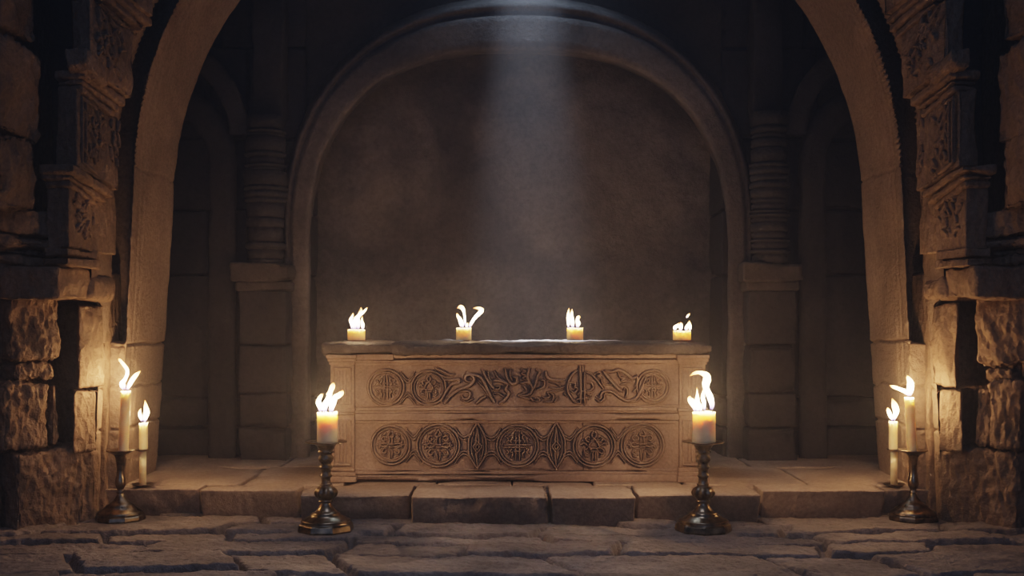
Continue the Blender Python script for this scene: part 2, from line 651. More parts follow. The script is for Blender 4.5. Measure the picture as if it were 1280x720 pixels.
def pblock(mb, plane, x0, x1, z0, z1, thick, mir, out=0.0, skew=0.0, ray=0.0, **kw):
    a, b = plan(x0, plane), plan(x1, plane)
    d = (b - a) / np.linalg.norm(b - a)
    n = np.array([d[1], -d[0]])      # inward, left wall
    a, b = a + n * out, b + n * out
    a2, b2 = a - n * (thick + out), b - n * (thick + out)
    if ray:                          # the near end is cut back so a dark cleft opens beside the block
        a2 = a * (1 + ray)
    cor = [(*a, z0), (*b, z0 + skew), (*b, z1 + skew), (*a, z1), (*a2, z0), (*b2, z0 + skew), (*b2, z1 + skew), (*a2, z1)]
    cor = np.array(cor)
    if mir:
        # mirror about the arch axis (photo column 647)
        cor[:, 0] = 2 * (CX - HX) * cor[:, 1] / F - cor[:, 0]
    rock(mb, cor, **kw)


CARVED = []
fr_altar = fr2_altar = None


def relief(mb, pts, w, h, frame, n=5, taper=True, base=-.004):
    h = h * 1.5
    if frame is fr_altar or frame is fr2_altar:
        w = w * .8
        for q in catmull(pts, 14):
            CARVED.append((q[0], q[1], w))
    """raised bevelled ribbon on a flat face; pts in face units, frame(u,v,depth) -> world"""
    Q = catmull(pts, n)
    T = np.gradient(Q, axis=0); T /= np.linalg.norm(T, axis=1, keepdims=True) + 1e-12
    Nn = np.stack([-T[:, 1], T[:, 0]], -1)
    m = len(Q)
    k = np.ones(m)
    if taper and m > 4 and np.linalg.norm(Q[0] - Q[-1]) > 1e-9:
        t = np.linspace(0, 1, m)
        k = .35 + .65 * np.clip(np.minimum(t, 1 - t) * 6, 0, 1)
    prof = ((-1, base), (-.85, h * .8), (-.4, h), (.4, h), (.85, h * .8), (1, base))
    V = []
    for i in range(m):
        for (o, d) in prof:
            p = Q[i] + Nn[i] * o * w * k[i]
            V.append(frame(p[0], p[1], d if d < 0 else d * (.5 + .5 * k[i])))
    mb.add(V, grid_faces(m, len(prof)))


CAPSK = -.10


def side_wall(mir):
    S = 300 if mir else 100
    mb = MB()
    kw = dict(res=.0115, rnd=.03, amp=.030, freq=4.2, peck=.022, faces='front', chip=.04)

    def O(x0, x1, z0, z1, out=0., th=.35, sk=0., **k2):
        nonlocal S
        S += 1
        k = dict(kw); k.update(k2)
        pblock(mb, PO, x0, x1, z0, z1, th, mir, out, sk, seed=S, **k)
    j = (lambda v: v) if not mir else (lambda v: v * 1.0)
    # lowest course
    O(-110, 11, -.06, .43, -.05); O(15, 101, -.06, .44, .05, sk=.01)
    # middle course
    if not mir:
        O(-90, -6, .45, .82, .0); O(-3, 57, .455, .845, .05); O(60, 74, .455, .83, .03)
        O(-60, 14, .86, .99, -.07); O(17, 67, .85, .955, .02)
        O(-80, 1, .97, 1.40, -.02); O(5, 70, .965, 1.405, .05, amp=.035)
    else:
        O(-90, 8, .45, .83, .03); O(11, 51, .455, .85, .06); O(54, 74, .455, .80, .03)
        O(-60, 20, .86, .97, -.02); O(23, 66, .83, .93, .03)
        O(-80, 1, .97, 1.40, -.02); O(4, 69, .94, 1.41, .05, amp=.035)
    # second column of dressed blocks
    for (x0, x1, z0, z1, out) in ((93, 131, .79, 1.30, .02), (88, 118, .415, .775, .02), (104, 131, -.06, .40, -.03), (119, 131, .42, .775, -.05)):
        S += 1
        pblock(mb, PS, x0, x1, z0, z1, .30, mir, out, 0, ray=.05, seed=S, res=.014, rnd=.022, amp=.014, freq=6, peck=.010, faces='front', chip=.06)
    # springing course under the carved jamb
    S += 1
    pblock(mb, PC, 68, 108, 1.315, 1.50, .35, mir, .03, 0, seed=S, res=.018, rnd=.02, amp=.018, freq=6, peck=.008, faces='front', chip=.05)
    S += 1
    pblock(mb, PC, 106, 137, 1.315, 1.46, .30, mir, .05, 0, seed=S, res=.015, rnd=.045, amp=.02, freq=6, peck=.004, faces='front', chip=.05)
    O(-60, 70, 1.42, 1.53, .06, amp=.02, peck=.012)
    # upper rubble wall
    z = 1.80
    for i, (z1, x1) in enumerate(((2.22, 46), (2.74, 48), (3.3, 46), (3.9, 45), (4.5, 45))):
        for (xa, xb) in ((-130, -32), (-30, x1)) if i % 2 else ((-130, -2), (0, x1)):
            S += 1
            pblock(mb, PU, xa, xb, z, z1, .30, mir, 0.0, -.05 if i == 1 else 0, seed=S, res=.022, rnd=.02, amp=.045, freq=3.6, peck=.024, faces='front', chip=.06)
        z = z1 + .01
    # plain core behind every block so no gap shows through
    sg = -1
    for (xa, xb, ya, yb, za, zb) in ((-3.6, -2.95, 4.6, 6.7, -.06, 4.5), (-3.4, -2.85, 6.45, 6.95, -.06, 4.5), (-2.95, -2.50, 6.90, 7.2, -.06, 1.5)):
        cor = np.array(boxc(xa, xb, ya, yb, za, zb))
        if mir:
            cor[:, 0] = 2 * (CX - HX) * cor[:, 1] / F - cor[:, 0]
        rock(mb, cor, .12, .02, .015, 3, S + 7)
    name = 'wall_right' if mir else 'wall_left'
    w = mb.build(name, M['wall'])
    struct(w, ('right' if mir else 'left') + ' side wall of rough chiselled stone blocks beside the arch', 'wall')

    # --- moulded cornice of the outer wall
    mb = MB()
    for (z0, z1, out) in ((1.525, 1.59, .12), (1.59, 1.61, .09), (1.61, 1.69, .18), (1.69, 1.84, .15)):
        S += 1
        pblock(mb, PO, -70, 62, z0, z1 + .004, .30, mir, out, -.03, seed=S, res=.015, rnd=.022, amp=.022, freq=7, peck=.014, faces='front', chip=.09)
    mb.build('cornice', M['wall'], w)

    # --- carved jamb: stacked pilaster pieces with caps stepping in as they climb
    mb = MB()

    def Pc(plane, x0, x1, z0, z1, out=0., th=.14, amp=.006, rnd=.010, peck=.004, sk=0., chip=.04):
        nonlocal S
        S += 1
        sk = CAPSK if z0 > 1.9 else sk
        pblock(mb, plane, x0, x1, z0, z1, th, mir, out, sk, seed=S, res=.016, rnd=rnd, amp=amp, freq=9, peck=peck, faces='front', chip=chip)

    def carve(plane, x0, x1, z0, z1, out, strokes, w, h):
        a, b = plan(x0, plane), plan(x1, plane)
        d = (b - a); n = np.array([d[1], -d[0]]) / np.linalg.norm(d)

        def fr(u, v, dep):
            p = a + d * u + n * (out + dep)
            q = [p[0], p[1], z0 + (z1 - z0) * v + (CAPSK * u if z0 > 1.9 else 0)]
            if mir:
                q[0] = 2 * (CX - HX) * q[1] / F - q[0]
            return q
        L = np.linalg.norm(d)
        for st in strokes:
            relief(mb, [np.array(p) for p in st], w / L, h, fr, 4)
    rs = random.Random(S)

    def leaf_strokes(n, u0=.25, u1=.85, v0=.1, v1=.9):
        out_ = []
        for k in range(n):
            u, v = rs.uniform(u0, u1), rs.uniform(v0, v1)
            out_.append([(u, v), (u + rs.uniform(-.05, .05), v + .06), (u + rs.uniform(-.2, .2), v + rs.uniform(.10, .2))])
        return out_
    frame_ = [[(.12, .04), (.12, .96)], [(.24, .05), (.24, .95)], [(.12, .95), (.6, .95)], [(.12, .05), (.6, .05)]]
    # foot and first shaft
    Pc(PP, 79, 121, 1.50, 1.555, .03); Pc(PP, 84, 121, 1.555, 1.61, .015)
    Pc(PP, 87, 146, 1.60, 1.97, .0)
    carve(PP, 88, 120, 1.62, 1.95, .0, leaf_strokes(24), .008, .012)
    # first cap
    for (z0, z1, o_, xa, xb) in ((1.955, 1.99, .02, 84, 124), (1.99, 2.025, .045, 80, 126), (2.025, 2.075, .075, 76, 128)):
        Pc(PP, xa, xb, z0, z1, o_, rnd=.014)
    # second shaft
    Pc(P2, 96, 150, 2.07, 2.52)
    carve(P2, 97, 134, 2.09, 2.50, .0, frame_ + leaf_strokes(22), .008, .012)
    carve(P2, 134, 150, 2.09, 2.50, .0, leaf_strokes(9), .007, .010)
    for (z0, z1, o_, xa, xb) in ((2.50, 2.535, .02, 98, 140), (2.535, 2.57, .045, 96, 142), (2.57, 2.62, .07, 94, 144)):
        Pc(P2, xa, xb, z0, z1, o_, rnd=.014)
    # third shaft
    Pc(P3, 112, 168, 2.615, 3.02)
    carve(P3, 113, 160, 2.63, 3.0, .0, leaf_strokes(32, .15, .9), .008, .014)
    Pc(P3, 104, 135, 2.62, 2.74, .02, rnd=.03, amp=.02)
    for (z0, z1, o_, xa, xb) in ((2.99, 3.03, .02, 124, 172), (3.03, 3.07, .045, 122, 176), (3.07, 3.12, .07, 119, 178)):
        Pc(P3, xa, xb, z0, z1, o_, rnd=.014)
    Pc(((140, 6.33), (196, 6.74)), 136, 192, 3.11, 3.6)
    carve(((140, 6.33), (196, 6.74)), 138, 190, 3.12, 3.5, .0, leaf_strokes(26, .1, .9), .008, .014)
    mb.build('carved_pilaster', M['wall'], w)


side_wall(False)
side_wall(True)


# ================================================================== BACK ROOM
def back_room():
    mb = MB()
    # niche wall behind the altar : one rough plastered field
    us = np.arange(-2.2, 2.3, .03); vs = np.arange(-.05, 4.3, .03)
    U, V = np.meshgrid(us, vs, indexing='ij')
    P = np.stack([U, np.full_like(U, 9.15), V], -1)
    d = .05 * fbm(P * 1.6, 4, 91) + .014 * fbm(P * 9, 3, 92) - .03 * np.clip(fbm(P * 2.3, 3, 95) - .12, 0, 1) * 2
    P[..., 1] -= d
    mb.add(P.reshape(-1, 3), grid_faces(len(us), len(vs)))
    w = mb.build('wall_back', M['back'])
    struct(w, 'rough plastered rear wall of the niche behind the altar', 'wall')
    # flanking walls of big ashlar
    mb = MB()
    rs = random.Random(8)
    for sg in (-1, 1):
        z = -.05
        for k, zt in enumerate((.375, .60, 1.55, 2.05, 2.6, 3.3, 4.3)):
            cuts = [1.60, 2.05, 2.35, 3.3] if k % 2 else [1.60, 1.9, 2.25, 3.3]
            for a, b in zip(cuts[:-1], cuts[1:]):
                x0, x1 = (a, b) if sg > 0 else (-b, -a)
                x0 += .01; x1 += .01
                rock(mb, boxc(x0 + .004, x1 - .004, 8.62 + rs.uniform(0, .03), 9.3, z + .004, zt - .004), .05, .02, .014, 4, 400 + k * 7 + int(a * 10) + sg, peck=.004, faces='front', chip=.04)
            z = zt
    # side returns joining arch back and rear wall
    for sg in (-1, 1):
        rock(mb, boxc(sg * 3.05 - .15 + .03, sg * 3.05 + .15 + .03, 7.6, 9.4, -.05, 4.4), .1, .03, .03, 3, 55 + sg, peck=.01)
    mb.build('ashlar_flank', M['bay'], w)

    # round arch of the niche
    out_ = half_super(292, 3, 295, 2.3, 592); inn = half_super(262, 63, 327, 2.6, 592)
    mid = lambda t: (lambda s: tuple(a + (b - a) * t for a, b in zip(out_(s), inn(s))))
    mb = MB()
    prof = [(outward(out_, 1.02), 8.75), (out_, 8.52), (mid(.12), 8.50), (mid(.14), 8.53), (mid(.26), 8.53), (mid(.28), 8.50), (mid(.9), 8.50), (inn, 8.53), (outward(inn, .985), 9.2)]
    sweep(mb, prof, 150, disp=.012, freq=5, seed=44, cx=648, sub_len=.03)
    o = mb.build('niche_arch', M['back'])
    struct(o, 'dim round arch band framing the niche behind the altar', 'arch')
    # spandrel behind and above the niche arch
    mb = MB()
    s = np.linspace(0, 1, 60)
    for sg in (-1, 1):
        hw, y = out_(s)
        a = np.stack([(648 + sg * hw - HX) * 8.7 / F, np.full_like(hw, 8.7), CAMH - (y - HY) * 8.7 / F], -1)
        bb = np.stack([sg * 2.4 * (1 - sstep(.55, 1, s)), np.full_like(hw, 8.72), np.where(s < .35, a[:, 2], a[:, 2] + (s - .35) * 3.2)], -1)
        V = np.stack([a + (bb - a) * k / 12 for k in range(13)], 1)
        V[..., 1] -= .03 * fbm(V * 3, 3, 18)
        mb.add(V.reshape(-1, 3), grid_faces(60, 13))
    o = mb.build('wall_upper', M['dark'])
    struct(o, 'dark spandrel masonry above the niche arch, hardly lit', 'wall')

    for sg in (-1, 1):
        mx = lambda px: px if sg < 0 else 2 * 647 - px
        side = 'left' if sg < 0 else 'right'
        # stacked column with impost and pier below
        root = empty('pier', (at(mx(332), 0, 8.42)[0], 8.42, DZ))
        struct(root, 'shadowed %s pier of stacked drums on a square block beside the niche' % side, 'pier')
        ox, oy, oz = root.location
        s_ = 8.42 / F
        mb = MB()
        rs = random.Random(60 + sg)
        z = zrow(330, 8.42) - oz
        zt = zrow(152, 8.42) - oz
        prof = []
        while z < zt:
            h = rs.choice((.025, .035, .05, .07, .11))
            r = rs.uniform(.128, .158)
            prof += [(r - .018, z), (r, z + .008), (r + .002, z + h - .010), (r - .018, z + h)]
            z += h + .002
        prof.append((.05, z))

        def wob(R, T, Z):
            q = np.stack([np.cos(T) * 2, np.sin(T) * 2, Z * 14], -1)
            return R + .016 * fbm(q, 3, 9 + sg), Z
        lathe(mb, prof, 40, wob=wob)
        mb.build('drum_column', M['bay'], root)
        mb = MB()
        rock(mb, boxc(-.23, .23, -.16, .2, zrow(353, 8.42) - oz, zrow(329, 8.42) - oz), .03, .02, .012, 6, 33 + sg, chip=.05)
        rock(mb, boxc(-.20, .20, -.12, .2, zrow(364, 8.42) - oz, zrow(352, 8.42) - oz), .03, .02, .01, 6, 36 + sg)
        mb.build('impost_block', M['dark'], root)
        mb = MB()
        z0 = -.02
        for k, zz in enumerate((.24, .5, .86, zrow(363, 8.42) - oz)):
            rock(mb, boxc(-.185, .185, -.10, .25, z0, zz), .04, .02, .012, 5, 70 + k + sg, chip=.05)
            z0 = zz - .004
        mb.build('shaft', M['bay'], root)
        mb = MB()
        rock(mb, boxc(-.12, .13, .02, .3, zt - .03, zt + 1.6), .05, .03, .02, 4, 90 + sg, peck=.006, chip=.05)
        mb.build('wall_strip', M['bay'], root)
        # blind side arch, partly hidden by the great arch
        cxp = mx(200)
        mb = MB()
        co = half_front(95, 200, 95); ci = half_front(62, 205, 60)
        sweep(mb, [(outward(co, 1.0), 8.75), (co, 8.46), (lambda s: tuple(a + (b - a) * .3 for a, b in zip(co(s), ci(s))), 8.42), (ci, 8.45), (ci, 8.75)], 90, disp=.012, freq=6, seed=70 + sg, cx=cxp, sub_len=.03, joints=((2.05, .012, .02), (1.45, .012, .02)))
        co2 = half_front(124, 168, 124); ci2 = half_front(99, 168, 99)
        sweep(mb, [(co2, 8.75), (co2, 8.36), (ci2, 8.34), (ci2, 8.75)], 70, disp=.02, freq=6, seed=80 + sg, cx=mx(187), sub_len=.03, s0=.45)
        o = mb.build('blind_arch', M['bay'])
        struct(o, 'faint blind arch moulding on the %s flank of the rear wall' % side, 'arch')
        # moulded footing of the flank
    # ceiling with an oculus
    bm_ = MB()
    ang = np.linspace(0, 2 * PI, 49)[:-1]
    ox, oy = .13, 8.15
    ring = [np.stack([ox + .34 * np.cos(ang), oy + .34 * np.sin(ang), np.full_like(ang, z)], -1) for z in (4.95, 4.42)]
    far = []
    for a in ang:
        dx, dy = math.cos(a), math.sin(a)
        t = min((4.4 if dx > 0 else 4.4) / max(abs(dx), 1e-6), ((9.5 - oy) if dy > 0 else (oy - 6.55)) / max(abs(dy), 1e-6))
        far.append((ox + dx * t, oy + dy * t, 4.42))
    ring.append(np.array(far))
    V = np.stack(ring, 0)
    bm_.add(V.reshape(-1, 3), grid_faces(3, 48, True))
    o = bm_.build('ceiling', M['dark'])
    struct(o, 'dark stone ceiling over the altar with a round light opening', 'ceiling')


back_room()

# ================================================================== ALTAR
AS = 194.2
AX, AY, AZ = at(647.5, 0, 7.21)[0], 7.63, DZ
altar = empty('altar', (AX, AY, AZ))
tag(altar, 'long carved limestone altar with roundel panels and a rough slab top', 'altar')
CRACKS = (729.5,)
FY = -.42            # front plane, local


def ax(px): return (px - 647.5) / AS
def az(py): return (602 - py) / AS


def abox(mb, x0, x1, y0, y1, fy, by=.42, **kw):
    k = dict(res=.04, rnd=.006, amp=.003, freq=8, seed=int(x0 + y0 * 3) % 97, chip=.01)
    k.update(kw)
    rock(mb, boxc(ax(x0), ax(x1), fy, by, az(y1), az(y0)), **k)


mb = MB()
abox(mb, 441, 851, 444, 601, FY + .055, .41)
mb.build('altar_body', M['altar'], altar)

mb = MB()
abox(mb, 404, 494, 428.5, 443.5, FY - .055, .47, res=.012, rnd=.022, amp=.016, freq=7, peck=.006, seed=4, chip=.05)
abox(mb, 489, 893, 428.5, 443.5, FY - .045, .47, res=.012, rnd=.024, amp=.015, freq=7, peck=.006, seed=5, chip=.05)
mb.build('top_slab', M['slab'], altar)['label'] = 'rough grey slab top with chipped edges'

mb = MB()
for (y0, y1, fy, x0, x1) in ((442.5, 450, -.012, 443, 492), (442.5, 448, -.014, 492, 850), (449.5, 454, .004, 443, 850), (453, 456.5, .018, 443, 850)):
    abox(mb, x0, x1, y0, y1, FY + fy, .40, res=.03)
mb.build('cornice_moulding', M['altar'], altar)
mb = MB()
for (y0, y1, fy) in ((506.5, 509.5, .026), (509, 514, .010), (513.5, 517, .018), (516.5, 526, .004), (525.5, 530, .020)):
    abox(mb, 443, 850, y0, y1, FY + fy, .40, res=.03)
mb.build('middle_moulding', M['altar'], altar)
mb = MB()
for (y0, y1, fy) in ((586.5, 590, .020), (589.5, 593.5, .008), (593, 602.2, -.008)):
    abox(mb, 443, 850, y0, y1, FY + fy, .40, res=.03, chip=.03)
mb.build('base_moulding', M['altar'], altar)


def afr(dep0):
    return lambda u, v, d: (ax(u), FY + dep0 - d, az(v))


for (x0, x1) in ((413, 443), (849, 882)):
    mb = MB()
    w = x1 - x0
    abox(mb, x0, x1, 443, 602, FY - .005, .38, res=.05)
    for (y0, y1, e, fy) in ((443, 448, 4, -.05), (447.5, 452, 3, -.035), (451.5, 456, 1.6, -.02), (510, 514, 2.5, -.03), (513.5, 520, 1.5, -.018), (585, 590, 1.5, -.018), (589.5, 595, 2.5, -.03), (594.5, 602.2, 3.5, -.042)):
        abox(mb, x0 - e, x1 + e, y0, y1, FY + fy, .30, res=.05)
    fr = afr(-.005)
    for (ya, yb) in ((460, 506), (525, 581)):
        xa, xb = x0 + 4.5, x1 - 4.5
        relief(mb, [(xa, ya), (xb, ya)], 1.1, .012, fr, 2, False); relief(mb, [(xa, yb), (xb, yb)], 1.1, .012, fr, 2, False)
        relief(mb, [(xa, ya), (xa, yb)], 1.1, .012, fr, 2, False); relief(mb, [(xb, ya), (xb, yb)], 1.1, .012, fr, 2, False)
        for k in (.3, .5, .7):
            xm = xa + (xb - xa) * k
            relief(mb, [(xm, ya + 4), (xm, yb - 4)], 1.3, .010, fr, 2, False)
    mb.build('pilaster', M['altar'], altar)

fr = afr(.035)
fr2 = afr(.033)
fr_altar, fr2_altar = fr, fr2


def circ(cx, cy, r, n=28, a0=0, a1=2 * PI):
    return [(cx + r * math.cos(a), cy + r * math.sin(a)) for a in np.linspace(a0, a1, n)]


def mirrored(sts):
    return sts + [[(-x, y) for x, y in s] for s in sts]


MOTIF = {
    'cross': [[(0, .88), (.17, .60), (0, .52), (-.17, .60), (0, .88)], [(-.09, .5), (-.10, .12)], [(.09, .5), (.10, .12)],
              [(-.12, -.32), (-.05, -.86)], [(.12, -.32), (.05, -.86)], [(-.2, .06), (.2, .06)], [(-.16, -.12), (.16, -.12)]]
    + mirrored([[(.2, .05), (.48, .14), (.66, .02), (.48, -.12), (.2, -.05)], [(.66, .02), (.84, .02)], [(.74, .22), (.66, .02), (.74, -.18)],
                [(.22, .42), (.42, .56), (.58, .42), (.48, .26), (.34, .32)], [(.22, -.2), (.44, -.24), (.56, -.42), (.40, -.54), (.28, -.42)], [(.28, -.66), (.52, -.62)], [(.36, .74), (.56, .62)]]),
    'grid': [[(-.10, .84), (-.12, -.84)], [(.10, .84), (.12, -.84)], [(-.82, .06), (.82, .06)], [(-.82, -.08), (.6, -.08)], [(-.25, .3), (.25, .3)], [(-.25, -.3), (.25, -.3)]]
    + mirrored([[(.34, .7), (.28, .45), (.42, .3), (.34, .14)], [(.62, .5), (.52, .34), (.66, .2)], [(.34, -.7), (.28, -.45), (.42, -.3), (.34, -.16)], [(.62, -.5), (.52, -.34), (.66, -.2)], [(.30, .66), (.48, .56)], [(.2, .8), (.3, .66)]]),
    'tree': [[(0, .42), (.30, -.08), (-.30, -.08), (0, .42)], [(-.24, -.3), (.24, -.3)], [(-.06, -.34), (-.10, -.86)], [(.06, -.34), (.10, -.86)], [(0, .86), (.14, .64), (0, .46), (-.14, .64), (0, .86)]]
    + mirrored([[(.2, .42), (.34, .54), (.5, .44), (.42, .28), (.28, .22)], [(.36, .02), (.58, .16), (.76, .06)], [(.36, -.14), (.56, -.24), (.5, -.44), (.34, -.42)], [(.62, .36), (.72, .26)], [(.3, -.62), (.5, -.58), (.62, -.44)], [(.16, -.14), (.2, -.28)]]),
}


def roundel(cx, cy, r, kind, a0=0, a1=2 * PI, rings=True):
    mb = MB()
    relief(mb, circ(cx, cy, r, 30, a0, a1), 1.15, .016, fr, 3, False)
    if rings:
        relief(mb, circ(cx, cy, r - 3.4, 30, a0, a1), .9, .012, fr, 3, False)
    for st in MOTIF[kind]:
        k = r - 4.5
        relief(mb, [(cx + x * k, cy - y * k) for x, y in st], 1.05, .014, fr, 4)
    mb.build('roundel', M['altar'], altar)


roundel(482, 484.5, 22.5, 'grid'); roundel(535.5, 485, 21.5, 'tree')
roundel(817, 483.5, 20.5, 'grid')
roundel(488, 557, 24.0, 'cross'); roundel(547.5, 557.5, 26.5, 'cross'); roundel(647, 558, 26, 'grid')
roundel(743, 558, 26, 'tree'); roundel(803.5, 557, 26.5, 'cross')

for cx in (596.5, 695.5):
    mb = MB()
    for sg in (-1, 1):
        relief(mb, [(cx, 529), (cx + sg * 5.5, 538), (cx + sg * 10.5, 549), (cx + sg * 11, 558), (cx + sg * 10.5, 568), (cx + sg * 5.5, 578), (cx, 586)], 1.3, .016, fr, 4, False)
        relief(mb, [(cx + sg * 3, 537), (cx + sg * 6.5, 549), (cx + sg * 7.5, 558), (cx + sg * 6.5, 568), (cx + sg * 3, 579)], .9, .012, fr, 4)
    relief(mb, [(cx, 534), (cx - 1.8, 552)], 1.3, .014, fr, 3); relief(mb, [(cx + 1.8, 552), (cx, 534)], 1.0, .014, fr, 3)
    relief(mb, [(cx - 1.8, 566), (cx, 583)], 1.3, .014, fr, 3)
    for q in ((5.5, 7.5), (2.6, 3.6)):
        relief(mb, [(cx, 559 - q[1]), (cx - q[0], 559)], 1.0, .016, fr, 2, False); relief(mb, [(cx - q[0], 559), (cx, 559 + q[1])], 1.0, .016, fr, 2, False)
        relief(mb, [(cx, 559 + q[1]), (cx + q[0], 559)], 1.0, .016, fr, 2, False); relief(mb, [(cx + q[0], 559), (cx, 559 - q[1])], 1.0, .016, fr, 2, False)
    mb.build('lozenge', M['altar'], altar)

# interlacing bands between the roundels
def link(xa, ra, xb, rb, cy, th=(7, 10.5)):
    for s in (-1, 1):
        mb = MB()
        for k in th:
            pts = [(xa + ra * .80, cy + s * (k + ra * .42)), (xa + ra + 1.5, cy + s * (k + 2)), ((xa + ra + xb - rb) / 2, cy + s * k), (xb - rb - 1.5, cy + s * (k + 2)), (xb - rb * .80, cy + s * (k + rb * .42))]
            relief(mb, pts, 1.0, .013, fr2, 4)
        mb.build('interlace_band', M['altar'], altar)


link(482, 22.5, 535.5, 21.5, 485)
link(488, 24, 547.5, 26.5, 557); link(547.5, 26.5, 596.5, 10, 557.5); link(596.5, 10, 647, 26, 558); link(647, 26, 695.5, 10, 558); link(695.5, 10, 743, 26, 558); link(743, 26, 803.5, 26.5, 557.5)

mb = MB()
SC = 10.283


def strokes(x0, lst):
    for (w, pts) in lst:
        relief(mb, [(x0 + x / SC, 450 + y / SC) for x, y in pts], w, .010 + .005 * w, fr, 4)


strokes(545, [
    (1.3, [(0, 110), (90, 150), (160, 190), (230, 185)]), (.9, [(60, 190), (120, 220), (220, 215)]),
    (1.8, [(90, 258), (200, 258), (290, 250), (290, 290), (200, 315), (130, 400), (60, 540)]),
    (2.0, [(110, 560), (200, 450), (300, 385), (430, 330), (490, 250), (440, 190), (380, 210), (380, 262), (430, 280)]),
    (1.5, [(300, 410), (400, 400), (440, 440), (410, 500), (350, 500), (330, 470)]), (1.0, [(330, 515), (390, 542), (470, 500)]),
    (1.9, [(400, 170), (460, 190), (540, 205), (600, 260), (660, 380), (740, 545)]), (1.7, [(600, 135), (640, 220), (700, 320), (750, 380)]),
    (1.1, [(660, 150), (690, 250), (710, 300)]), (1.2, [(750, 150), (800, 230), (880, 280)]),
    (1.9, [(740, 262), (820, 270), (920, 310), (895, 380), (935, 440), (880, 520), (820, 560)]), (1.2, [(540, 290), (620, 370), (700, 500)]),
    (1.0, [(760, 340), (820, 340), (800, 380), (740, 370)]), (1.1, [(740, 430), (800, 430), (870, 480)]),
    (1.9, [(895, 120), (910, 220), (970, 310), (1040, 290), (1040, 230), (990, 220)]), (1.0, [(960, 120), (950, 200), (985, 270)]), (1.4, [(520, 560), (580, 505), (640, 470)])])
strokes(635, [
    (1.2, [(170, 120), (230, 145), (180, 175), (240, 205), (190, 235), (250, 260)]), (1.9, [(270, 110), (250, 220), (280, 300)]),
    (1.5, [(160, 300), (250, 290), (310, 340), (300, 420), (230, 460), (150, 450)]), (1.2, [(200, 330), (240, 400), (180, 440)]),
    (1.7, [(370, 130), (410, 150), (380, 220), (350, 330), (300, 400)]), (1.3, [(420, 260), (470, 270), (460, 350), (380, 380)]),
    (1.9, [(485, 155), (510, 230), (600, 260), (720, 262)]), (1.0, [(540, 285), (620, 300), (690, 350)]), (1.4, [(540, 350), (640, 370), (730, 340)]),
    (1.0, [(500, 425), (600, 402), (720, 372)]), (1.2, [(440, 480), (500, 490), (540, 470), (510, 430)]), (1.3, [(470, 540), (560, 540), (590, 470), (550, 430)]),
    (1.4, [(140, 460), (220, 490), (300, 500), (320, 540)]), (1.1, [(330, 500), (380, 490), (410, 520), (360, 540)]), (1.1, [(600, 540), (640, 490)]), (1.0, [(720, 430), (760, 470)]),
    (1.3, [(890, 140), (820, 200), (770, 330), (780, 430), (860, 540), (930, 560)]), (1.6, [(930, 75), (940, 340), (935, 560)]), (1.4, [(990, 160), (985, 340), (990, 560)]),
    (1.2, [(1000, 150), (1080, 190), (1160, 280), (1230, 370)]), (1.1, [(820, 310), (870, 310), (860, 350), (900, 370), (860, 420), (810, 400)]),
    (1.2, [(1010, 290), (1080, 300), (1100, 360), (1050, 400), (1000, 390)]), (1.0, [(900, 450), (950, 400), (1000, 420), (1070, 460)]), (1.0, [(880, 510), (960, 500), (1050, 500)])])
strokes(735, [
    (1.1, [(100, 180), (140, 160), (170, 180), (130, 210), (180, 240), (190, 300), (320, 320)]), (1.9, [(200, 150), (300, 270), (380, 360), (450, 410)]),
    (1.9, [(230, 140), (320, 150), (390, 130), (450, 150), (520, 200), (580, 240), (630, 215), (640, 280), (610, 350)]),
    (1.2, [(390, 160), (420, 230), (480, 230), (430, 270), (500, 270), (560, 290), (480, 300), (420, 310)]), (1.2, [(450, 410), (490, 360), (510, 400), (500, 460), (480, 490)]),
    (1.7, [(120, 480), (160, 500), (180, 440), (230, 400), (330, 420), (420, 490), (520, 530), (620, 490), (680, 400), (720, 300), (750, 220)]),
    (1.2, [(110, 510), (160, 540), (210, 500), (220, 440), (300, 440)]), (1.1, [(590, 410), (630, 360)]), (1.1, [(560, 545), (650, 520), (715, 430)])])
mb.build('scroll_carving', M['altar'], altar)

# carved fields: the ground is cut away along both sides of every ribbon
from mathutils import kdtree
kd = kdtree.KDTree(len(CARVED))
for i, (u, v, w_) in enumerate(CARVED):
    kd.insert((u, v, 0), i)
kd.balance()
for name, y0, y1 in (('upper_panel', 455, 508), ('lower_panel', 528, 588)):
    us, vs_ = np.arange(443, 850.2, .42), np.arange(y0, y1 + .2, .42)
    U, V = np.meshgrid(us, vs_, indexing='ij')
    D = np.empty(U.shape)
    for i in range(U.shape[0]):
        for j_ in range(U.shape[1]):
            _, k, d_ = kd.find((U[i, j_], V[i, j_], 0))
            D[i, j_] = d_ - CARVED[k][2]
    P = np.stack([ax(U), np.zeros_like(U), az(V)], -1)
    dep = .008 * np.exp(-((D - .3) / .55) ** 2) + .001 * np.exp(-np.clip(D, 0, 9) / 2.0) + .0025 * fbm(P * 9, 3, 12) + .002 * fbm(P * 45, 2, 13)
    for crack in CRACKS:
        dep = dep + .008 * np.exp(-((U - crack - 2.5 * fbm(P * 8, 2, 77)) / .5) ** 2)
    P[..., 1] = FY + .035 + dep
    mb = MB()
    mb.add(P.reshape(-1, 3), grid_faces(len(us), len(vs_)))
    mb.build(name, M['altar'], altar, recalc=False)


# ================================================================== CANDLES
SLABTOP = AZ + az(428.5) + .011


